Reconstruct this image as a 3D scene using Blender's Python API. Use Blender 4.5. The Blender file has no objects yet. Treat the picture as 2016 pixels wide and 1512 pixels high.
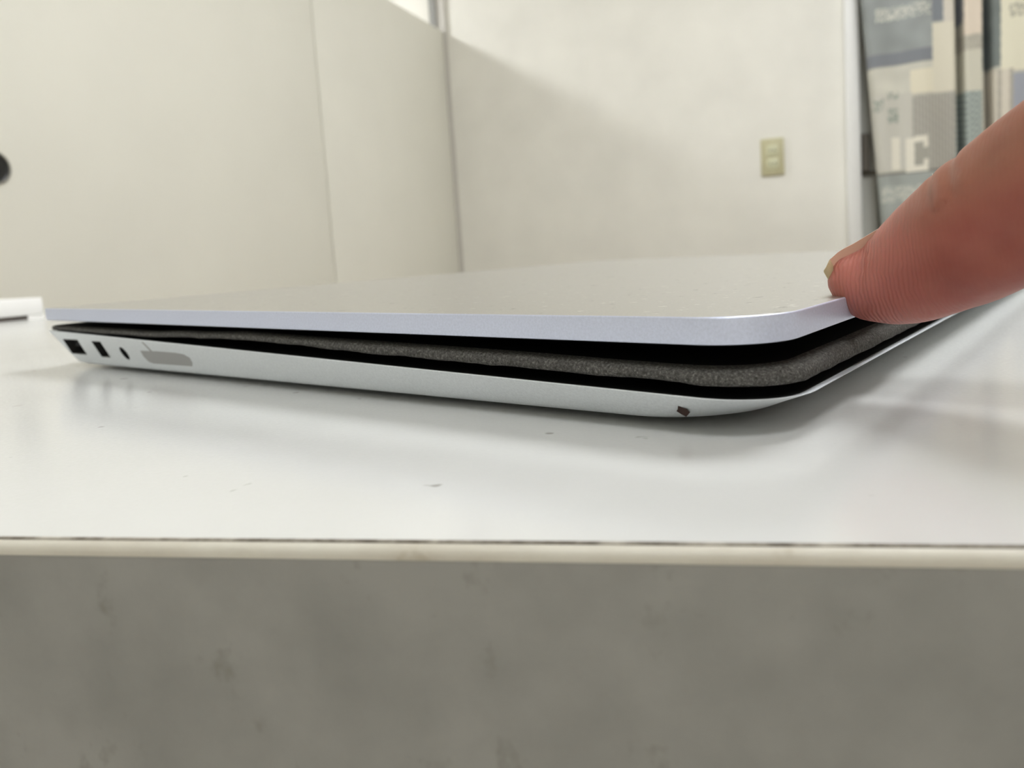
import bpy, bmesh, math, random
from mathutils import Vector, Matrix, noise
random.seed(4)
SC = bpy.context.scene
COL = SC.collection
MM = 0.001
DESK_Z = 0.72                       # desk top above the floor

# ------------------------------------------------------------------ camera
cam_d = bpy.data.cameras.new('camera'); cam = bpy.data.objects.new('camera', cam_d); COL.objects.link(cam)
SC.camera = cam
cam_d.sensor_fit = 'HORIZONTAL'; cam_d.sensor_width = 36.0; cam_d.lens = 36.0 * 1488.2 / 2016
cam_d.shift_y = -100.1 / 2016; cam_d.clip_start = 0.005; cam_d.clip_end = 50
PITCH, ROLL = math.radians(5.834), math.radians(3.781)
fw = Vector((0, math.cos(PITCH), -math.sin(PITCH))); up0 = Vector((0, math.sin(PITCH), math.cos(PITCH))); rt0 = Vector((1, 0, 0))
rt = math.cos(ROLL) * rt0 - math.sin(ROLL) * up0
up = math.sin(ROLL) * rt0 + math.cos(ROLL) * up0
cam.matrix_world = Matrix(((rt.x, up.x, -fw.x, 0), (rt.y, up.y, -fw.y, 0), (rt.z, up.z, -fw.z, DESK_Z + 0.02465), (0, 0, 0, 1)))
cam_d.dof.use_dof = True; cam_d.dof.focus_distance = 0.113; cam_d.dof.aperture_fstop = 31

# ------------------------------------------------------------------ world, exposure
world = bpy.data.worlds.new('world'); SC.world = world; world.use_nodes = True
world.node_tree.nodes['Background'].inputs[0].default_value = (0.55, 0.62, 0.75, 1)
world.node_tree.nodes['Background'].inputs[1].default_value = 0.4
SC.view_settings.view_transform = 'Standard'; SC.view_settings.look = 'None'
SC.view_settings.gamma = 1; SC.view_settings.use_curve_mapping = False
SC.view_settings.exposure = 0.0
LAMP_BEYOND, LAMP_DESK, LAMP_REAR_FILL = 112.0, 20.5, 21.5     # radiance of two ceiling lamp diffusers and the added rear fill

# ------------------------------------------------------------------ helpers
def mat(name, color, rough=0.5, metal=0.0, spec=0.5):
    m = bpy.data.materials.new(name); m.use_nodes = True
    b = m.node_tree.nodes['Principled BSDF']
    b.inputs['Base Color'].default_value = (*color, 1); b.inputs['Roughness'].default_value = rough
    b.inputs['Metallic'].default_value = metal; b.inputs['Specular IOR Level'].default_value = spec
    return m
class NT:
    def __init__(s, m): s.t = m.node_tree; s.n = s.t.nodes; s.b = s.n['Principled BSDF']
    def add(s, typ, **kw):
        n = s.n.new(typ)
        for k, v in kw.items():
            if k.startswith('i_'): n.inputs[k[2:].replace('_', ' ')].default_value = v
            else: setattr(n, k, v)
        return n
    def link(s, a, b): s.t.links.new(a, b)
    def coord(s, scale=(1, 1, 1), rot=(0, 0, 0)):
        c = s.add('ShaderNodeTexCoord'); m = s.add('ShaderNodeMapping'); m.inputs['Scale'].default_value = scale; m.inputs['Rotation'].default_value = rot
        s.link(c.outputs['Object'], m.inputs['Vector']); return m.outputs['Vector']
    def noise(s, vec, scale, detail=4, rough=0.5):
        n = s.add('ShaderNodeTexNoise'); n.inputs['Scale'].default_value = scale; n.inputs['Detail'].default_value = detail; n.inputs['Roughness'].default_value = rough
        s.link(vec, n.inputs['Vector']); return n.outputs['Fac']
    def ramp(s, fac, stops):
        r = s.add('ShaderNodeValToRGB'); e = r.color_ramp.elements
        while len(e) < len(stops): e.new(0.5)
        for el, (p, c) in zip(e, stops): el.position = p; el.color = (*c, 1) if len(c) == 3 else c
        s.link(fac, r.inputs['Fac']); return r.outputs['Color']
    def mix(s, fac, a, b, blend='MIX'):
        m = s.add('ShaderNodeMix', data_type='RGBA', blend_type=blend)
        for sock, v in ((m.inputs[0], fac), (m.inputs[6], a), (m.inputs[7], b)):
            if hasattr(v, 'links'): s.link(v, sock)
            elif isinstance(v, (int, float)): sock.default_value = v
            else: sock.default_value = (*v, 1)
        return m.outputs[2]
    def bump(s, h, strength, dist=0.001):
        b = s.add('ShaderNodeBump'); b.inputs['Strength'].default_value = strength; b.inputs['Distance'].default_value = dist
        s.link(h, b.inputs['Height']); s.link(b.outputs['Normal'], s.b.inputs['Normal'])
def g(v): return (v, v, v)

def link(name, bm_or_me, material=None, parent=None, smooth=False, angle=None):
    if isinstance(bm_or_me, bmesh.types.BMesh):
        me = bpy.data.meshes.new(name); bmesh.ops.recalc_face_normals(bm_or_me, faces=bm_or_me.faces); bm_or_me.to_mesh(me); bm_or_me.free()
    else: me = bm_or_me
    if material: me.materials.clear(); me.materials.append(material)
    if smooth or angle is not None:
        for p in me.polygons: p.use_smooth = True
        if angle is not None: me.set_sharp_from_angle(angle=math.radians(angle))
    o = bpy.data.objects.new(name, me); COL.objects.link(o)
    if parent: o.parent = parent
    return o
def empty(name, loc, rz=0.0):
    o = bpy.data.objects.new(name, None); COL.objects.link(o); o.location = loc; o.rotation_euler = (0, 0, rz); o.empty_display_size = 0.02
    return o
def tag(o, label, cat, group=None):
    o['label'] = label; o['category'] = cat
    if group: o['group'] = group
    return o
def struct(o): o['kind'] = 'structure'; return o
def box(bm, x0, x1, y0, y1, z0, z1, bev=0.0, seg=2):
    vs = [bm.verts.new((x, y, z)) for z in (z0, z1) for y in (y0, y1) for x in (x0, x1)]
    fs = [bm.faces.new([vs[i] for i in q]) for q in ((0, 2, 3, 1), (4, 5, 7, 6), (0, 1, 5, 4), (2, 6, 7, 3), (0, 4, 6, 2), (1, 3, 7, 5))]
    if bev:
        es = list({e for f in fs for e in f.edges})
        bmesh.ops.bevel(bm, geom=es, offset=bev, segments=seg, profile=0.5, affect='EDGES')
    return bm
def bx(*a, **k): return box(bmesh.new(), *a, **k)
def loft(rings, cap0=True, cap1=True, bm=None):
    bm = bm or bmesh.new(); prev = None; first = None
    for r in rings:
        vs = [bm.verts.new(p) for p in r]
        if prev:
            n = len(vs)
            for i in range(n): bm.faces.new((prev[i], prev[(i + 1) % n], vs[(i + 1) % n], vs[i]))
        else: first = vs
        prev = vs
    if cap0: bm.faces.new(first[::-1])
    if cap1: bm.faces.new(prev)
    return bm
def cyl(c0, c1, r, n=24, r1=None, cap=True, bm=None):
    c0, c1 = Vector(c0), Vector(c1); d = (c1 - c0).normalized(); a = d.orthogonal().normalized(); b = d.cross(a)
    ring = lambda c, r: [c + a * r * math.cos(t) + b * r * math.sin(t) for t in [2 * math.pi * i / n for i in range(n)]]
    return loft([ring(c0, r), ring(c1, r if r1 is None else r1)], cap, cap, bm)
def rrect(x0, x1, y0, y1, radii, nc=10, nx=40, ny=40):
    """closed outline, ccw from the (x0,y0) corner; radii for (x0y0, x1y0, x1y1, x0y1); straight sides are subdivided"""
    cs = [((x0, y0), 180), ((x1, y0), 270), ((x1, y1), 0), ((x0, y1), 90)]; pts = []; corners = []
    for ((x, y), a0), r in zip(cs, radii):
        cx = x + r if x == x0 else x - r; cy = y + r if y == y0 else y - r
        corners.append([(cx + r * math.cos(math.radians(a0 + 90 * k / nc)), cy + r * math.sin(math.radians(a0 + 90 * k / nc))) for k in range(nc + 1)])
    for i in range(4):
        pts += corners[i]; n = nx if i % 2 == 0 else ny
        a, b = corners[i][-1], corners[(i + 1) % 4][0]
        pts += [(a[0] + (b[0] - a[0]) * k / n, a[1] + (b[1] - a[1]) * k / n) for k in range(1, n)]
    return pts
def interp(tab, x):
    if x <= tab[0][0]: return tab[0][1]
    for (a, va), (b, vb) in zip(tab, tab[1:]):
        if x <= b:
            t = (x - a) / (b - a); t = t * t * (3 - 2 * t); return va + (vb - va) * t
    return tab[-1][1]

# ------------------------------------------------------------------ materials
def paint(name, color, var=0.04, scale=6, rough=0.6, bump=0.15, bscale=300):
    m = mat(name, color, rough, spec=0.3); t = NT(m); v = t.coord()
    c = t.ramp(t.noise(v, scale, 5), [(0.3, tuple(x * (1 - var) for x in color)), (0.7, tuple(min(1, x * (1 + var)) for x in color))])
    t.link(c, t.b.inputs['Base Color']); t.bump(t.noise(v, bscale, 3), bump, 0.0006); return m
M = {}
M['wall'] = paint('wall_paper', (0.80, 0.785, 0.715))
M['panel'] = paint('panel_laminate', (0.80, 0.785, 0.70), 0.02, 4, 0.45, 0.05)
M['ceiling'] = paint('ceiling_paint', (0.82, 0.81, 0.78))
M['floor'] = mat('floor_vinyl', (0.30, 0.24, 0.18), 0.5)
t = NT(M['floor']); v = t.coord((1, 12, 1)); t.link(t.ramp(t.noise(v, 3, 6), [(0.3, (0.24, 0.18, 0.13)), (0.7, (0.36, 0.29, 0.22))]), t.b.inputs['Base Color'])
M['post'] = mat('post_metal', (0.28, 0.28, 0.26), 0.5, 0.0)
M['seal'] = mat('post_seal', (0.56, 0.54, 0.49), 0.5)
M['white_frame'] = mat('window_frame_white', (0.86, 0.86, 0.83), 0.35)
M['sash'] = mat('sash_grey', (0.60, 0.60, 0.54), 0.5)
M['sash_dark'] = mat('sash_bronze', (0.16, 0.14, 0.11), 0.5)
M['pane'] = mat('frosted_pane', (0.45, 0.47, 0.43), 0.35)
M['outlet'] = mat('outlet_beige', (0.50, 0.47, 0.29), 0.45)
M['outlet_in'] = mat('outlet_socket', (0.60, 0.60, 0.41), 0.4)
M['black'] = mat('black_plastic', (0.006, 0.006, 0.006), 0.6, spec=0.2)
M['pull'] = mat('finger_pull_black', (0.012, 0.012, 0.012), 0.35)
M['pull_rim'] = mat('finger_pull_rim', (0.30, 0.29, 0.24), 0.4)
M['glass'] = mat('screen_glass', (0.003, 0.003, 0.003), 0.25, spec=0.25)
M['rubber'] = mat('rubber', (0.03, 0.03, 0.032), 0.8)
M['port'] = mat('port_metal', (0.022, 0.021, 0.02), 0.6, 0.0)
M['sticker'] = mat('grey_sticker', (0.40, 0.40, 0.395), 0.5)
M['chip'] = mat('chipped_spot', (0.045, 0.02, 0.015), 0.8)
M['box_white'] = mat('box_card_white', (0.93, 0.92, 0.90), 0.5)
M['box_dark'] = mat('box_shadow_brown', (0.06, 0.045, 0.035), 0.8)
M['nail'] = mat('nail_plate', (0.62, 0.37, 0.27), 0.35); M['nail_tip'] = mat('nail_free_edge', (0.60, 0.50, 0.30), 0.4)
M['hair'] = mat('hair_pale', (0.75, 0.70, 0.62), 0.3)
M['lamp_body'] = mat('lamp_body', (0.85, 0.85, 0.84), 0.4)
# desk laminate: white, pebbled and a little grimy
M['desk'] = mat('desk_laminate', (0.78, 0.78, 0.75), 0.26, spec=0.6); t = NT(M['desk']); v = t.coord()
c = t.ramp(t.noise(v, 9, 6, 0.6), [(0.3, (0.645, 0.65, 0.625)), (0.65, (0.705, 0.71, 0.69))])
sp = t.ramp(t.noise(v, 210, 2, 0.4), [(0.745, g(0)), (0.79, g(1))])
c = t.mix(sp, c, (0.42, 0.41, 0.38)); t.link(c, t.b.inputs['Base Color'])
t.link(t.ramp(t.noise(v, 1400, 2), [(0.3, g(0.13)), (0.7, g(0.20))]), t.b.inputs['Roughness'])
t.bump(t.noise(v, 1100, 3, 0.6), 0.03, 0.0003)
M['desk_edge'] = mat('desk_edge_band', (0.70, 0.68, 0.61), 0.45, spec=0.4); t = NT(M['desk_edge']); v = t.coord()
c = t.ramp(t.noise(v, 60, 5, 0.65), [(0.35, (0.64, 0.615, 0.53)), (0.60, (0.57, 0.535, 0.45)), (0.70, (0.36, 0.31, 0.21))])
t.link(c, t.b.inputs['Base Color'])
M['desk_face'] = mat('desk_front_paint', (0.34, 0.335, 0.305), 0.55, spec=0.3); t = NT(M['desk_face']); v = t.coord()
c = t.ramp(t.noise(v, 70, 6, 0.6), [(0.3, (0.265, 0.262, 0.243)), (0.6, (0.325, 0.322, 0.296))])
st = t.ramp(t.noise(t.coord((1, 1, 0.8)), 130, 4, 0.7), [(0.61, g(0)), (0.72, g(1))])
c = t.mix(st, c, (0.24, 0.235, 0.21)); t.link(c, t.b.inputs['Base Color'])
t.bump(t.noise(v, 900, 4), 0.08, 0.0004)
M['grime'] = mat('seam_grime', (0.20, 0.17, 0.13), 0.8); t = NT(M['grime']); v = t.coord()
t.link(t.ramp(t.noise(v, 160, 4, 0.7), [(0.35, (0.45, 0.42, 0.36)), (0.6, (0.13, 0.11, 0.085))]), t.b.inputs['Base Color'])
# anodised aluminium
def alu(name, color, rough, dust=0.0, metal=0.85):
    m = mat(name, color, rough, metal, 0.5); t = NT(m); v = t.coord()
    c = t.ramp(t.noise(v, 2600, 3, 0.6), [(0.3, tuple(x * 0.93 for x in color)), (0.7, tuple(min(1, x * 1.05) for x in color))])
    if dust:
        d = t.ramp(t.noise(v, 420, 3, 0.6), [(0.64, g(0)), (0.72, g(0.9))]); c = t.mix(d, c, (0.75, 0.74, 0.68))
        d2 = t.ramp(t.noise(t.coord((1.3, 0.8, 1)), 330, 3, 0.6), [(0.65, g(0)), (0.72, g(0.8))]); c = t.mix(d2, c, tuple(x * 0.45 for x in color))
        dm = t.ramp(t.noise(v, 420, 3, 0.6), [(0.64, g(0.85)), (0.70, g(0.0))]); t.link(dm, t.b.inputs['Metallic'])
    t.link(c, t.b.inputs['Base Color']); t.bump(t.noise(v, 3500, 2), 0.12, 0.0002); return m
M['alu_lid'] = alu('lid_top_aluminium', (0.52, 0.51, 0.475), 0.34, 1)
M['alu_edge'] = alu('lid_edge_aluminium', (0.64, 0.68, 0.82), 0.42, 0, 0.45)  # blue tint puts a bluish reflection into the edge colour
M['alu_base'] = alu('base_aluminium', (0.80, 0.835, 0.86), 0.45, 0, 0.3)
# felted fabric deck
M['fabric'] = mat('deck_fabric', (0.06, 0.058, 0.053), 0.95, spec=0.1); t = NT(M['fabric']); v = t.coord()
c = t.ramp(t.noise(v, 2600, 4, 0.7), [(0.32, (0.05, 0.048, 0.043)), (0.55, (0.13, 0.125, 0.115)), (0.72, (0.30, 0.29, 0.265))])
t.link(c, t.b.inputs['Base Color']); t.bump(t.noise(v, 2200, 4, 0.7), 0.9, 0.0006)
M['deck_top'] = mat('deck_gap_shade', (0.008, 0.008, 0.008), 0.9, spec=0.1)  # near black: shade of the gap under the lid put into the colour
# skin
M['skin'] = mat('skin', (0.56, 0.27, 0.20), 0.45, spec=0.35); t = NT(M['skin']); v = t.coord()
SKIN_RED = t.ramp(t.noise(v, 110, 4, 0.55), [(0.3, (0.30, 0.075, 0.056)), (0.7, (0.385, 0.125, 0.088))])
SKIN_TAN = t.ramp(t.noise(v, 160, 4, 0.6), [(0.3, (0.27, 0.115, 0.07)), (0.7, (0.33, 0.145, 0.09))])
t.b.inputs['Subsurface Weight'].default_value = 0.35; t.b.inputs['Subsurface Radius'].default_value = (1.0, 0.3, 0.15); t.b.inputs['Subsurface Scale'].default_value = 0.0025

# ------------------------------------------------------------------ room (local axes: x along the outlet wall, y away along the partition)
RZ = -math.radians(20.5); ROOM = Vector((-0.18154, 2.92192, 0.0))
def room(o): o.location = ROOM; o.rotation_euler = (0, 0, RZ); return o
H0, H1 = 0.0, 2.40
D = DESK_Z
X0, X1, Y0 = -2.7, 3.0, -4.3
struct(room(link('floor', bx(X0 - .1, X1 + .1, Y0 - .1, .1, -0.05, 0), M['floor'])))
struct(room(link('ceiling', bx(X0 - .1, X1 + .1, Y0 - .1, .1, H1, H1 + .05), M['ceiling'])))
bm = bx(X0, 1.372, 0, .1, H0, H1); box(bm, 1.372, 2.66, 0, .1, H0, D - .12); box(bm, 1.372, 2.66, 0, .1, D + 1.2, H1); box(bm, 2.66, X1, 0, .1, H0, H1)
struct(room(link('wall_back', bm, M['wall'])))
struct(room(link('wall_right', bx(X1, X1 + .1, Y0, .1, H0, H1), M['wall'])))
struct(room(link('wall_front', bx(X0, X1, Y0 - .1, Y0, H0, H1), M['wall'])))
struct(room(link('wall_far', bx(X0 - .1, X0, Y0, .1, H0, H1), M['wall'])))
# low partition of laminated panels on the left; it ends below the ceiling
PT = D + 0.872
part = struct(room(link('wall_left', bx(-0.045, -0.012, -3.6, -0.004, 0.0, PT - .004), M['panel'])))
def seam_panel(y0, y1):
    o = link('wall_panel', bx(-0.014, 0.0, y0, y1, 0.005, PT, bev=0.003), M['panel'], part, angle=40); return o
seam_panel(-0.8515, -0.006); p2 = seam_panel(-2.06, -0.8585); seam_panel(-3.6, -2.067)
bm = bmesh.new()
prof = [(0.027, 0.0015), (0.0265, 0.003), (0.0245, 0.003), (0.0235, 0.0015)]
loft([[(h, -1.7975 + r * math.cos(a), D + .2195 + r * math.sin(a)) for a in [2 * math.pi * i / 48 for i in range(48)]] for r, h in prof], False, False, bm)
pl = link('finger_pull', bm, M['pull_rim'], p2, smooth=True)
bm = bmesh.new()
prof = [(0.0238, 0.0025), (0.0225, 0.0012), (0.020, 0.0007), (0.013, 0.0004), (0.001, 0.0003)]
loft([[(h, -1.7975 + r * math.cos(a), D + .2195 + r * math.sin(a)) for a in [2 * math.pi * i / 48 for i in range(48)]] for r, h in prof], False, True, bm)
link('pull_cup', bm, M['pull'], pl, smooth=True)
# post where the partition meets the wall
post = struct(room(link('trim_1', bx(-0.046, -0.020, -0.016, 0.0, 0, H1), M['post'])))
link('post_stile', bx(-0.014, 0.015, -0.010, 0.0, 0, H1, bev=0.002), M['seal'], post)
link('post_seal', bx(-0.020, -0.014, -0.010, 0.0, 0, H1), M['seal'], post)
# window: white frame, sashes and frosted panes behind the curtain
win = struct(room(link('window_1', bx(1.366, 1.408, -0.030, 0.09, D - .14, D + 1.24, bev=0.006), M['white_frame'], angle=40)))
link('window_frame', bx(1.408, 2.67, -0.028, 0.09, D + 1.2, D + 1.24, bev=.004), M['white_frame'], win)
link('window_frame', bx(2.63, 2.67, -0.028, 0.09, D - .14, D + 1.2, bev=.004), M['white_frame'], win)
link('window_sill', bx(1.36, 2.68, -0.05, 0.09, D - .17, D - .13, bev=.005), M['white_frame'], win)
for k, (a, b, y) in enumerate(((1.410, 2.03, 0.03), (1.99, 2.63, 0.055))):
    bm = bx(a, a + .045, y, y + .02, D - .13, D + 1.2); box(bm, b - .045, b, y, y + .02, D - .13, D + 1.2)
    box(bm, a + .045, b - .045, y, y + .02, D - .13, D - .06); box(bm, a + .045, b - .045, y, y + .02, D + 1.14, D + 1.2)
    s = link('sash', bm, M['sash'], win)
    link('pane', bx(a + .04, b - .04, y + .007, y + .012, D - .07, D + 1.15), M['pane'], s)
link('sash_latch', bx(1.4125, 1.436, 0.004, 0.03, D + .218, D + .335, bev=.003), M['sash_dark'], win)
link('sash_rail', bx(1.410, 1.99, 0.022, 0.05, D + .205, D + .218), M['sash_dark'], win)

# ceiling lamps, the last one an added fill
def lamp(loc_xy, r, rad, label):
    root = empty('ceiling_lamp', (0, 0, 0)); room(root)
    off = Vector((loc_xy[0], loc_xy[1], 0)); off.rotate(Matrix.Rotation(RZ, 3, 'Z')); root.location = ROOM + off + Vector((0, 0, H1))
    link('lamp_base', cyl((0, 0, -.03), (0, 0, 0), r * .9, 48), M['lamp_body'], root)
    m = bpy.data.materials.new('lamp_diffuser'); m.use_nodes = True; nt = m.node_tree; nt.nodes.clear()
    e = nt.nodes.new('ShaderNodeEmission'); o = nt.nodes.new('ShaderNodeOutputMaterial'); e.inputs[0].default_value = (0.95, 0.97, 1.0, 1); e.inputs[1].default_value = rad
    nt.links.new(e.outputs[0], o.inputs[0])
    rings = [[(q * r * math.cos(a), q * r * math.sin(a), z) for a in [2 * math.pi * i / 48 for i in range(48)]] for q, z in ((1, -.03), (1, -.07), (.93, -.09), (.6, -.098))]
    link('lamp_diffuser', loft(rings, False, True), m, root, smooth=True)
    tag(root, label, 'ceiling lamp')
lamp((-1.25, -0.75), 0.19, LAMP_BEYOND, 'round white ceiling lamp on the far side of the partition')
lamp((1.6, -1.55), 0.36, LAMP_DESK, 'round white ceiling lamp over the white desk')
lamp((1.5, -3.55), 0.26, LAMP_REAR_FILL, 'added ceiling fill lamp behind the front edge of the desk')  # unseen lamp added to brighten the sides that face the camera

# ------------------------------------------------------------------ desk
DA = math.atan2(-17.885, 90.21)
desk = empty('desk', (-0.001195, 0.063286, 0.0), DA)
tag(desk, 'white laminate desk with a grey front edge under the laptop', 'desk')
XL, XR, YB = -0.78, 0.72, 0.61
link('desk_top', bx(XL, XR, 0.0002, YB, D - 0.026, D), M['desk'], desk)
# front edge band: rounded nose
N = 8; R0 = 0.95 * MM
prof = [(0.0, -0.1 * MM)] + [(-R0 * math.sin(math.pi / 2 * k / N), -0.1 * MM - R0 * (1 - math.cos(math.pi / 2 * k / N))) for k in range(1, N + 1)] + [(-R0, -1.35 * MM), (0.0, -1.35 * MM)]
bm = bmesh.new(); loft([[(x, y, D + z) for y, z in prof] for x in [XL + (XR - XL) * i / 60 for i in range(61)]], True, True, bm)
link('edge_band', bm, M['desk_edge'], desk, angle=50)
link('edge_seam', bx(XL, XR, -0.0001, 0.00035, D - .003, D + 0.00006), M['grime'], desk)
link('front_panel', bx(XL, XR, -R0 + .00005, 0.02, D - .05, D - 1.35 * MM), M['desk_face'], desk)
for x in (XL + .02, XR - .06):
    for y in (0.03, YB - .06):
        link('leg', bx(x, x + .04, y, y + .04, 0, D - .026, bev=.003), M['white_frame'], desk)

# ------------------------------------------------------------------ laptop (local axes: x hinge to front, y across its width)
LA = -math.radians(39.702)
lap = empty('laptop', (-0.140462, 0.22849, DESK_Z), LA)
tag(lap, 'silver laptop with its lid gaping over a lifted dark keyboard deck', 'laptop')
LU, LV = 223.0, 308.0
def zrim(u): return 11.517 - 6.403 * u / LU
def mm3(u, v, z): return (u * MM, v * MM, z * MM)
# base shell
def base_ring(t, ins, rf):
    out = []
    a_h, a_s, a_f = 8.0 * ins, 4.6 * ins, 9.0 * ins
    for u, v in rrect(a_h, LU - a_f, a_s, LV - a_s, (1.5 + 1.5 * t, rf, rf, 1.5 + 1.5 * t), 10, 40, 40):
        zr = zrim(u); out.append(mm3(u, v, zr + (1.0 - zr) * t))
    return out
def base_ring_z(ins, dz, rf):
    return [mm3(u, v, zrim(u) + dz) for u, v in rrect(ins, LU - ins, ins, LV - ins, (1.5, rf, rf, 1.5), 10, 40, 40)]
rings = [base_ring_z(1.5, -0.35, 9.5), base_ring_z(0.7, -0.08, 10.3), base_ring_z(0.5, 0.0, 10.5), base_ring_z(0.12, 0.0, 10.9), base_ring(0.02, 0.02, 11), base_ring(0.45, 0.45, 12), base_ring(0.82, 0.82, 13), base_ring(0.93, 0.97, 14), base_ring(1.0, 1.25, 15)]
shell = link('base_shell', loft(rings), M['alu_base'], lap)
def face_v(u, z): return 4.6 * (zrim(u) - z) / (zrim(u) - 1.0)
cut = bmesh.new()
box(cut, *[q * MM for q in (8.5, 19.6, -2, 12, 4.2, 8.9)])
box(cut, *[q * MM for q in (29.0, 35.1, -2, 12, 3.9, 8.7)])
cyl(mm3(46, -2, 5.55), mm3(46, 12, 5.55), 1.85 * MM, 24, bm=cut)
cutter = link('cutter', cut, None, lap); bpy.context.view_layer.update()
b = shell.modifiers.new('ports', 'BOOLEAN'); b.object = cutter; b.operation = 'DIFFERENCE'; b.solver = 'EXACT'
dg = bpy.context.evaluated_depsgraph_get(); me = bpy.data.meshes.new_from_object(shell.evaluated_get(dg)); shell.modifiers.clear(); shell.data = me
bpy.data.objects.remove(cutter)
for p in me.polygons: p.use_smooth = True
me.set_sharp_from_angle(angle=math.radians(25))
me.materials.clear(); me.materials.append(M['alu_base'])
link('inner_tray', loft([base_ring_z(1.7, -0.5, 9.5), base_ring_z(1.7, -0.25, 9.5), base_ring_z(2.4, -0.2, 9.0)]), M['black'], lap)
# ports: dark metal cups with a tongue
def port(name, u0, u1, z0, z1):
    w = 0.25; y1 = 11.5; um = (u0 + u1) / 2; ft = face_v(um, z1) + .12; fb = face_v(um, z0) + .12; zi0, zi1 = z0 + w, z1 - w; fi = lambda z: fb + (ft - fb) * (z - z0) / (z1 - z0)
    def slab(ua, ub, prof): loft([[mm3(ua, y, z) for y, z in prof], [mm3(ub, y, z) for y, z in prof]], True, True, bm)
    bm = bmesh.new()
    for ua, ub in ((u0, u0 + w), (u1 - w, u1)): slab(ua, ub, [(ft, z1), (y1, z1), (y1, z0), (fb, z0)])
    slab(u0, u1, [(ft, z1), (y1, z1), (y1, zi1), (fi(zi1), zi1)]); slab(u0, u1, [(fi(zi0), zi0), (y1, zi0), (y1, z0), (fb, z0)])
    slab(u0, u1, [(y1 - w, z1), (y1, z1), (y1, z0), (y1 - w, z0)])
    o = link(name, bm, M['port'], shell)
    zc = (z0 + z1) / 2
    link('port_tongue', bx(*[x * MM for x in (u0 + 1.0, u1 - 1.0, 4.0, y1, zc - .1, zc + 1.1)]), M['rubber'], o)
port('usb_port', 8.5, 19.6, 4.2, 8.9); port('display_port', 29.0, 35.1, 3.9, 8.7)
bm = bmesh.new(); rr = 1.85
def jr(r, d): return [mm3(46 + r * math.cos(a), face_v(46, 5.55 + r * math.sin(a)) + d if d < 5 else d, 5.55 + r * math.sin(a)) for a in [2 * math.pi * i / 24 for i in range(24)]]
loft([jr(rr, .1), jr(rr - .25, .15), jr(rr - .25, 11), jr(.2, 11)], False, True, bm)
link('headphone_jack', bm, M['black'], shell, smooth=True)
def side_patch(name, poly, off, material):
    ring = [mm3(u, face_v(u, z) - off, z) for u, z in poly]; ring0 = [mm3(u, face_v(u, z) + .1, z) for u, z in poly]
    return link(name, loft([ring0, ring]), material, shell)
side_patch('grey_patch', [(57.0, 6.7), (66, 6.85), (76, 6.75), (79.5, 6.5), (81.4, 5.7), (81.0, 4.3), (79.6, 3.35), (70, 3.3), (59.5, 3.2), (57.6, 3.6), (56.6, 5.0)], .04, M['sticker'])
side_patch('patch_tab', [(61.2, 9.2), (62.2, 9.2), (63.8, 6.8), (62.6, 6.8)], .03, M['sticker'])
side_patch('chipped_spot', [(207.6, 2.9), (208.0, 3.3), (208.35, 3.85), (208.8, 3.6), (209.3, 3.4), (209.5, 2.9), (209.0, 2.45), (208.5, 2.05), (208.0, 2.4)], .02, M['chip'])
for u in (30, 192):
    for v in (30, 278):
        link('rubber_foot', loft([[mm3(u + 11 * math.cos(a) * q, v + 5 * math.sin(a) * q, z) for a in [2 * math.pi * i / 28 for i in range(28)]] for q, z in ((1, 1.05), (1, .3), (.93, 0.0))]), M['rubber'], lap, angle=40)
# fabric keyboard deck, lifted and wavy along its edge
GAP = [(0, 0.05), (19, 0.2), (59, 0.6), (85, 1.5), (108, 2.05), (129, 1.95), (144, 1.6), (175, 1.5), (206, 1.5), (214, 1.35), (223, 1.2)]
TOP = [(0, 1.45), (19, 1.55), (59, 1.95), (85, 2.9), (108, 3.6), (129, 3.5), (175, 3.55), (206, 3.4), (223, 3.5)]
def deck_ring(ins, f, jit=0.0):
    out = []
    for u, v in rrect(0.4 + ins, LU - 1.0 - ins, 1.0 + ins, LV - 1.0 - ins, (1.5, 10, 10, 1.5), 14, 150, 150):
        n = noise.noise(Vector((u * .13, v * .13, 3 + f))) * jit + noise.noise(Vector((u * .5, v * .5, 7 + f))) * jit * .5
        out.append(mm3(u, v, zrim(u) + interp(GAP, u) * (1 - f) + interp(TOP, u) * f + n))
    return out
deck = link('keyboard_deck', loft([deck_ring(9, 0.1), deck_ring(1.0, -0.02, .12), deck_ring(0.25, 0.03, .22), deck_ring(0.0, 0.2, .2), deck_ring(-0.05, 0.5, .15), deck_ring(0.2, 0.8, .15), deck_ring(0.7, 0.95, .12), deck_ring(1.6, 1.0, .1), deck_ring(3.0, 1.02)], True, False), M['fabric'], lap, smooth=True)
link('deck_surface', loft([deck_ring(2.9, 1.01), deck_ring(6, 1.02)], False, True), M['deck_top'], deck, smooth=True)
# lid
LL, LT = 221.55, 3.563
def zlid(u): return 14.604 - 2.648 * u / LL
def lid_ring(ins, dz, r=10.0):
    return [mm3(u, v, zlid(u) + dz) for u, v in rrect(ins, LL - ins, ins, LV - ins, (1.2, r - ins, r - ins, 1.2), 14, 20, 20)]
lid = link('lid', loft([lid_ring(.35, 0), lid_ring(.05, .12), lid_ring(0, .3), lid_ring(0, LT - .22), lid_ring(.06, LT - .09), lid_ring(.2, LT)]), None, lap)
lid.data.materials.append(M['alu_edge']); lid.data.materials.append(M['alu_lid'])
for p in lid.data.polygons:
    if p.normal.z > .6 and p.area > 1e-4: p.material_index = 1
for p in lid.data.polygons: p.use_smooth = True
lid.data.set_sharp_from_angle(angle=math.radians(20))
link('screen_glass', loft([lid_ring(.55, .1), lid_ring(.55, -.08), lid_ring(.8, -.14)]), M['glass'], lid)
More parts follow.
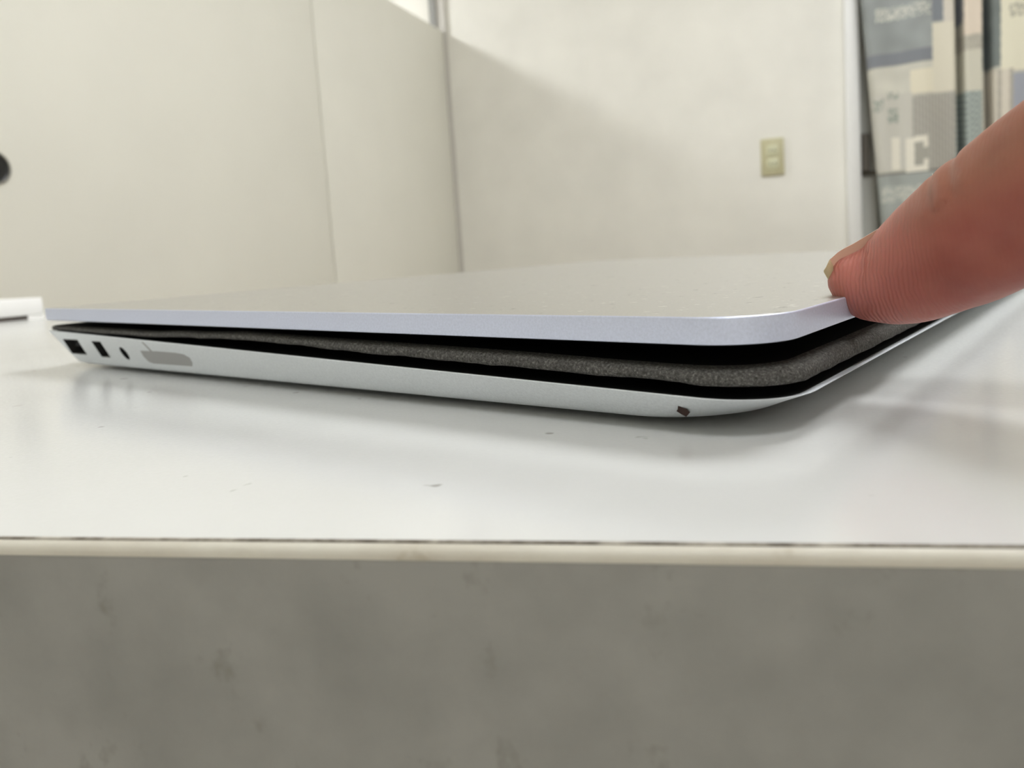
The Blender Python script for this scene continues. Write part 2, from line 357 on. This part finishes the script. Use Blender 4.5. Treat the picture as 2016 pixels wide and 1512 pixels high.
link('hinge', cyl(mm3(4.0, 24, 13.35), mm3(4.0, 284, 13.35), 1.35 * MM, 20), M['rubber'], lap, smooth=True)

# ------------------------------------------------------------------ white box at the back of the desk
bxr = empty('flat_box', (-0.3715, 0.6045, DESK_Z), math.radians(56.5))
tag(bxr, 'flat white cardboard box lying behind the silver laptop', 'box')
link('box_lid', bx(-0.11, 0, 0, 0.09, 0.003, 0.0165, bev=0.0012), M['box_white'], bxr, angle=40)
link('box_shadow', bx(-0.109, -0.012, 0.0012, 0.089, 0, 0.003), M['box_dark'], bxr)  # dark slab that draws the shadow along the bottom of the box
link('box_foot', bx(-0.012, 0, 0.0006, 0.089, 0, 0.003), M['box_white'], bxr)

# ------------------------------------------------------------------ wall outlet
out = empty('wall_outlet', (0, 0, 0)); o_ = Vector((1.1455, 0, 0)); o_.rotate(Matrix.Rotation(RZ, 3, 'Z')); out.location = ROOM + o_ + Vector((0, 0, D + .290)); out.rotation_euler = (0, 0, RZ)
tag(out, 'beige double socket plate on the bare white wall beside the window', 'outlet')
link('cover_plate', bx(-.036, .036, -.008, 0, -.060, .060, bev=.004, seg=3), M['outlet'], out, angle=40)
for z in (-.021, .021):
    s = link('socket', bx(-.017, .017, -.0105, -.006, z - .016, z + .016, bev=.002), M['outlet_in'], out, angle=40)
    link('slot', bx(-.008, -.0055, -.0108, -.009, z - .005, z + .005), M['black'], s); link('slot', bx(.0055, .008, -.0108, -.009, z - .005, z + .005), M['black'], s)
link('screw', cyl((0, -.0090, -.046), (0, -.006, -.046), .003, 16), M['outlet_in'], out); link('screw', cyl((0, -.0090, .046), (0, -.006, .046), .003, 16), M['outlet_in'], out)

# ------------------------------------------------------------------ patterned curtain
# print layout on the cloth: x0, x1 (mm along the wall from the corner), z0, z1 (mm over the desk top), ink (sRGB bytes), motif
PRINT = [
    (1381, 2150, -519, 1762, (176, 173, 160), ''),
    (1389, 1591, 508, 718, (138, 142, 140), 'blot'),
    (1389, 1591, 507, 543, (120, 123, 127), ''),
    (1444, 1589, 637, 673, (186, 186, 176), 'scrawl'),
    (1591, 1620, 611, 698, (118, 122, 126), ''),
    (1620, 1646, 606, 693, (190, 184, 172), ''),
    (1591, 1649, 416, 608, (198, 193, 176), ''),
    (1409, 1591, 421, 504, (186, 184, 172), 'blot'),
    (1534, 1591, 419, 486, (202, 196, 176), ''),
    (1409, 1538, 205, 426, (180, 178, 168), ''),
    (1538, 1649, 185, 412, (156, 153, 144), 'vlines'),
    (1436, 1464, 376, 416, (138, 144, 134), 'scrawl'),
    (1472, 1503, 412, 432, (142, 146, 136), 'scrawl'),
    (1474, 1502, 338, 383, (132, 140, 130), 'scrawl'),
    (1389, 1649, 189, 198, (112, 112, 106), ''),
    (1389, 1649, -118, 189, (146, 150, 145), 'blot'),
    (1456, 1570, 110, 155, (178, 179, 169), 'scrawl'),
    (1649, 1673, 603, 688, (132, 134, 136), ''),
    (1673, 1718, 564, 682, (206, 194, 178), ''),
    (1649, 1718, 523, 566, (160, 155, 143), 'scrawl'),
    (1649, 1718, 407, 523, (192, 189, 174), ''),
    (1649, 1718, 121, 407, (136, 143, 138), 'zig'),
    (1718, 1762, 464, 675, (112, 118, 115), 'blot'),
    (1762, 1875, 450, 661, (204, 200, 180), ''),
    (1781, 1875, 595, 633, (150, 148, 135), 'scrawl'),
    (1728, 1791, 18, 454, (188, 182, 168), 'vlines2'),
    (1791, 1875, 229, 442, (146, 149, 156), ''),
    (1483, 1505, 205, 298, (206, 202, 188), ''),
    (1544, 1579, 195, 293, (150, 148, 138), ''),
    (1521, 1543, 195, 293, (206, 202, 188), ''),
    (1543, 1577, 278, 294, (206, 202, 188), ''),
    (1566, 1577, 263, 294, (206, 202, 188), ''),
    (1543, 1577, 195, 211, (206, 202, 188), ''),
    (1566, 1577, 195, 228, (206, 202, 188), ''),
]

def lin(c): return tuple(((x / 255 + .055) / 1.055) ** 2.4 for x in c)
def ink(x, z):
    col = (176, 173, 160)
    for x0, x1, z0, z1, c, t in PRINT:
        if x0 <= x < x1 and z0 <= z < z1:
            if t == 'scrawl':
                n = noise.noise(Vector((x * .16, z * .30, 1.7))) + .5 * noise.noise(Vector((x * .5, z * .5, 4)))
                if n > -.05: col = c
            elif t == 'blot':
                k = 1 + .10 * noise.noise(Vector((x * .02, z * .02, 9))); col = tuple(q * k for q in c)
            elif t == 'vlines': col = tuple(q * (.93 if int(x / 4.2) % 2 else 1.03) for q in c)
            elif t == 'vlines2': col = tuple(q * (.84 if int(x / 9) % 3 == 0 else 1.02) for q in c)
            elif t == 'zig': col = tuple(q * (1.22 if (z + abs((x % 24) - 12)) % 17 < 6 else 0.98) for q in c)
            else: col = c
    return tuple(min(.82, 1.18 * q) for q in lin(col))
def fold(x, z):
    d = 0.0
    for c, w, a in ((1659, 8, 85), (1731, 8, 75), (1905, 14, 70), (2010, 12, 60), (2130, 16, 70), (2260, 14, 60), (2390, 16, 70), (2520, 14, 60)):
        c2 = c + .015 * (700 - z)
        d += a * math.exp(-((x - c2) / w) ** 2)
    d += 7 * math.sin((x - 1400) / 40.0) + 4 * math.sin((x - 1400) / 17.0 + z / 300)
    return d
cz = [-300 + 8.0 * i for i in range(30)] + [-60 + 3.4 * i for i in range(0, 236)] + [742 + 20 * i for i in range(0, 23)]
cs = [i / 330 * .45 for i in range(331)] + [.45 + .55 * (i + 1) / 90 for i in range(90)]
verts, faces, cols = [], [], []
for z in cz:
    e0 = 1410 + max(0.0, 707 - z) * .0703 if z < 707 else 1410 - min(20, (z - 707) * .05)
    for q in cs:
        x = e0 + (2600 - e0) * q
        back = 26 * math.exp(-(x - e0) / 7.0)                # the side hem curls back towards the window
        verts.append((x * MM, (-125 + fold(x, z) + back) * MM, D + z * MM)); cols.append(ink(x, z))
nq = len(cs)
for i in range(len(cz) - 1):
    for j in range(nq - 1): faces.append((i * nq + j, i * nq + j + 1, (i + 1) * nq + j + 1, (i + 1) * nq + j))
me = bpy.data.meshes.new('curtain'); me.from_pydata(verts, [], faces)
at = me.color_attributes.new('ink', 'FLOAT_COLOR', 'POINT')
at.data.foreach_set('color', [q for c in cols for q in (*c, 1.0)])
M['curtain'] = mat('printed_cloth', (0.5, 0.5, 0.5), 0.9, spec=0.1); t = NT(M['curtain'])
an = t.add('ShaderNodeAttribute', attribute_name='ink'); t.link(an.outputs['Color'], t.b.inputs['Base Color'])
v = t.coord(); t.bump(t.noise(v, 900, 2), 0.2, 0.0005)
cur = empty('curtain', (0, 0, 0)); room(cur)
tag(cur, 'grey and white patchwork print curtain hanging before the window', 'curtain')
cl = link('cloth', me, M['curtain'], cur, smooth=True)
sm = cl.modifiers.new('thickness', 'SOLIDIFY'); sm.thickness = 0.0012; sm.offset = 1
link('curtain_rail', cyl((1.36, -.10, D + 1.21), (2.66, -.10, D + 1.21), .012, 20), M['white_frame'], cur, smooth=True)
for x in (1.42, 2.0, 2.6): link('rail_bracket', bx(x - .01, x + .01, -.10, -0.028, D + 1.20, D + 1.222), M['white_frame'], cur)

# ------------------------------------------------------------------ hand pressing the lid (laptop axes, millimetres)
LM = Matrix.Translation(lap.location) @ Matrix.Rotation(LA, 4, 'Z')
def hp(u, v, z): return LM @ Vector((u * MM, v * MM, z * MM))
def tube(pts, n=28, flat=1.0, bm=None):
    """closed smooth tube through (point, radius) pairs"""
    P = [Vector(p) for p, r in pts]; Rr = [r for p, r in pts]; rings = []; b = None; dense = []
    for i in range(len(P) - 1):
        p0, p1, p2, p3 = P[max(0, i - 1)], P[i], P[i + 1], P[min(len(P) - 1, i + 2)]
        r0, r1, r2, r3 = Rr[max(0, i - 1)], Rr[i], Rr[i + 1], Rr[min(len(P) - 1, i + 2)]
        for k in range(6):
            s = k / 6; f = lambda a, b, c, d: .5 * (2 * b + (c - a) * s + (2 * a - 5 * b + 4 * c - d) * s * s + (3 * b - a - 3 * c + d) * s ** 3)
            dense.append((f(p0, p1, p2, p3), max(.00005, f(r0, r1, r2, r3))))
    dense.append((P[-1], Rr[-1]))
    for i, (c, r) in enumerate(dense):
        d = (dense[min(i + 1, len(dense) - 1)][0] - dense[max(i - 1, 0)][0]).normalized()
        a = Vector((0, 0, 1)); a = (a - d * a.dot(d)); a = a.normalized() if a.length > .2 else (Vector((1, 0, 0)) - d * d.x).normalized()
        e = d.cross(a)
        rings.append([c + a * r * math.cos(w) + e * r * flat * math.sin(w) for w in [2 * math.pi * k / n for k in range(n)]])
    return loft(rings, True, True, bm)
hb = bmesh.new()
FING = [((218.9, 30.3, 18.3), .35), ((219.3, 30.6, 18.2), 1.7), ((220.3, 31.4, 18.1), 3.3), ((222.0, 32.6, 17.7), 4.9), ((224.3, 33.3, 17.5), 6.15), ((228.6, 33.1, 18.5), 7.4), ((235.4, 31.4, 22.4), 9.0),
        ((240.1, 29.1, 25.1), 9.35), ((245.4, 27.5, 28.8), 9.7), ((253, 24.5, 33.8), 9.6), ((262, 21, 39.5), 10.4), ((274, 17, 46), 10.0), ((288, 12, 53), 10.6), ((300, 9, 58), 12)]
tube([(hp(*p), r * MM) for p, r in FING], 36, 1.0, hb)
# knuckles out to wrist and forearm
tube([(hp(*p), r * MM) for p, r in (((290, 11, 55), 5), ((298, 12, 57.5), 11), ((318, 14, 63), 17), ((345, 12, 69), 20), ((375, 8, 76), 21), ((400, 2, 83), 20))], 36, 1.15, hb)
tube([(hp(*p), r * MM) for p, r in (((300, 36, 54), 10), ((325, 36, 60), 16), ((355, 26, 68), 19), ((385, 10, 78), 20), ((405, 2, 84), 20))], 30, 1.1, hb)
tube([(hp(*p), r * MM) for p, r in (((304, 60, 48), 9), ((328, 56, 55), 14), ((356, 40, 66), 18), ((390, 14, 80), 20))], 30, 1.0, hb)
tube([(hp(*p), r * MM) for p, r in (((385, 8, 80), 20), ((405, 2, 85), 22), ((430, -4, 90), 24), ((480, -14, 98), 29), ((560, -30, 108), 35), ((640, -46, 118), 38), ((646, -47, 119), 30))], 36, 1.2, hb)
for v0, z0, s in ((33, 56, 1.0), (50, 53, .95), (66, 48, .8)):       # curled middle, ring and little finger
    tube([(hp(*p), r * MM) for p, r in (((310, v0, z0), 9.5 * s), ((298 - 2 * s, v0 + 2, z0 + 1), 9.6 * s), ((278 + 14 * (1 - s), v0 + 5, z0 - 4), 8.8 * s), ((271 + 18 * (1 - s), v0 + 5, z0 - 14 * s), 8.9 * s), ((277 + 16 * (1 - s), v0 + 4, z0 - 25 * s), 8.0 * s), ((290, v0 + 2, z0 - 27 * s), 7.6 * s), ((299, v0, z0 - 23 * s), 6.3 * s), ((302, v0, z0 - 21 * s), 3.0 * s))], 24, 1.0, hb)
tube([(hp(*p), r * MM) for p, r in (((398, 4, 81), 4), ((388, 1, 77), 10), ((370, -7, 70), 14.5), ((350, -17, 62), 13.5), ((328, -20, 54), 11.5), ((312, -16, 49), 10.8), ((298, -10, 46), 9.6), ((290, -7, 44), 8), ((286, -5, 43), 4))], 24, 1.0, hb)   # thumb
hand = link('hand', hb, M['skin'])
rm = hand.modifiers.new('skin_surface', 'REMESH'); rm.mode = 'VOXEL'; rm.voxel_size = 0.0006; rm.use_smooth_shade = True
s2 = hand.modifiers.new('soften', 'SMOOTH'); s2.factor = 0.5; s2.iterations = 6
dg = bpy.context.evaluated_depsgraph_get(); me = bpy.data.meshes.new_from_object(hand.evaluated_get(dg)); hand.modifiers.clear(); hand.data = me
for p in me.polygons: p.use_smooth = True
kn = hp(240.5, 29.0, 25.2); kax = (hp(245.4, 27.5, 28.8) - hp(235.4, 31.4, 22.4)).normalized(); kup = (Vector((0, 0, 1)) - kax * kax.z).normalized()
NRM = [vt.normal.copy() for vt in me.vertices]; CO = []
for i, vt in enumerate(me.vertices):                     # soft unevenness and the creases over the finger joint
    co = vt.co.copy(); nrm = NRM[i]; d = noise.noise(co * 160) * .00022 + noise.noise(co * 420) * .00007
    q = (co - kn).dot(kax) * 1000; up_ = (co - kn).dot(kup) * 1000
    if abs(q) < 7 and up_ > 3: d += -.00038 * math.exp(-((q - 1.2) / .8) ** 2) - .00026 * math.exp(-((q + 2.2) / .6) ** 2) + .00030 * math.exp(-(q / 4) ** 2)
    CO += list(co + nrm * d)
me.vertices.foreach_set('co', CO); me.update()
tag(hand, 'bare hand pressing one fingertip down on the laptop lid', 'hand')
# fine skin ridges across the finger pad
t = NT(M['skin']); ax = (hp(240.1, 29.1, 25.1) - hp(220, 31.4, 18.1)).normalized(); tip = hp(219, 30.4, 18.2)
c = t.add('ShaderNodeTexCoord')
def dotn(vec):
    d = t.add('ShaderNodeVectorMath', operation='DOT_PRODUCT'); d.inputs[1].default_value = vec; t.link(c.outputs['Object'], d.inputs[0]); return d.outputs['Value']
ridge_dir = (ax + Vector((0, 0, -.28))).normalized()
nz = t.noise(c.outputs['Object'], 260, 2)
a1 = t.add('ShaderNodeMath', operation='MULTIPLY_ADD'); a1.inputs[1].default_value = 0.0016; t.link(nz, a1.inputs[0]); t.link(dotn(ridge_dir), a1.inputs[2])
a2 = t.add('ShaderNodeMath', operation='MULTIPLY'); a2.inputs[1].default_value = 2 * math.pi / 0.00062; t.link(a1.outputs[0], a2.inputs[0])
a3 = t.add('ShaderNodeMath', operation='SINE'); t.link(a2.outputs[0], a3.inputs[0])
mr = t.add('ShaderNodeMapRange'); mr.inputs[1].default_value = ax.dot(tip) + 0.017; mr.inputs[2].default_value = ax.dot(tip) + 0.006; mr.inputs[3].default_value = 0.12; mr.inputs[4].default_value = 1.0; t.link(dotn(ax), mr.inputs[0])
a4 = t.add('ShaderNodeMath', operation='MULTIPLY'); t.link(a3.outputs[0], a4.inputs[0]); t.link(mr.outputs[0], a4.inputs[1])
t.bump(a4.outputs[0], 0.26, 0.00012)
a5 = t.add('ShaderNodeMath', operation='SUBTRACT'); UPV = (Vector((0, 0, 1)) - ax * ax.z).normalized(); mid = hp(235.4, 31.4, 22.4)
mb = t.add('ShaderNodeMapRange', interpolation_type='SMOOTHSTEP'); mb.inputs[1].default_value = UPV.dot(mid) - .001; mb.inputs[2].default_value = UPV.dot(mid) + .0085; t.link(dotn(tuple(UPV)), mb.inputs[0])
rc = t.mix(mb.outputs[0], SKIN_RED, SKIN_TAN)
a6 = t.add('ShaderNodeMath', operation='MULTIPLY'); a6.inputs[1].default_value = .11; t.link(a4.outputs[0], a6.inputs[0])
t.n.remove(a5)
pk = t.add('ShaderNodeMath', operation='MULTIPLY'); pk.inputs[1].default_value = .75; t.link(mr.outputs[0], pk.inputs[0])
rc = t.mix(pk.outputs[0], rc, (0.52, 0.185, 0.15)); rc = t.mix(a6.outputs[0], rc, (0.60, 0.24, 0.24)); t.link(rc, t.b.inputs['Base Color'])
# fingernail: a thin curved plate on the far upper side of the tip
ups = (Vector((0, 0, 1)) - ax * ax.z).normalized(); side = ax.cross(ups)
tab = [((hp(*p) - tip).dot(ax) * 1000, r) for p, r in FING]
def nail_ring(pos, w0, out, mid=26, drop=0.0):
    cen = Vector([interp([(tt[0], hp(*FING[k][0])[j]) for k, tt in enumerate(tab)], max(pos, .6)) for j in range(3)]); r = max(1.75, interp(tab, max(pos, 0.6)))
    cen = cen + (ax * min(0, pos - .6) - ups * drop) * MM; top = []; bot = []
    for k in range(13):
        w = math.radians(mid - w0 + 2 * w0 * k / 12); dr = ups * math.cos(w) - side * math.sin(w)
        top.append(cen + dr * (r + out) * MM); bot.append(cen + dr * max(.3, r - 1.6) * MM)
    return top + bot[::-1]
nail = link('fingernail', loft([nail_ring(q, 42, .0 if q > 8 else .06) for q in (0.9, 2, 3, 4.5, 6, 7.5, 8.6, 9.2)]), M['nail'], hand, angle=60)
nt_ = link('nail_tip', loft([nail_ring(q, w, o, 14, d) for q, w, o, d in ((-0.32, 22, -.9, .75), (-0.28, 34, -.5, .65), (-0.18, 44, -.2, .5), (0, 50, 0, .32), (.4, 52, .05, .12), (.95, 50, .05, 0))]), M['nail_tip'], nail, angle=60)
# a few pale hairs on the back of the finger
for u, v, z, dx, dz in ((231.1, 33.4, 29.6, .1, 1.1), (231.5, 33.8, 30.0, -.1, .9), (231.9, 34.2, 30.5, .1, 1.7), (232.2, 34.5, 30.9, .05, 1.5)):
    link('finger_hair', cyl(hp(u + .3, v, z - 1.2), hp(u + dx, v, z + dz), .07 * MM, 6, .03 * MM), M['hair'], hand)
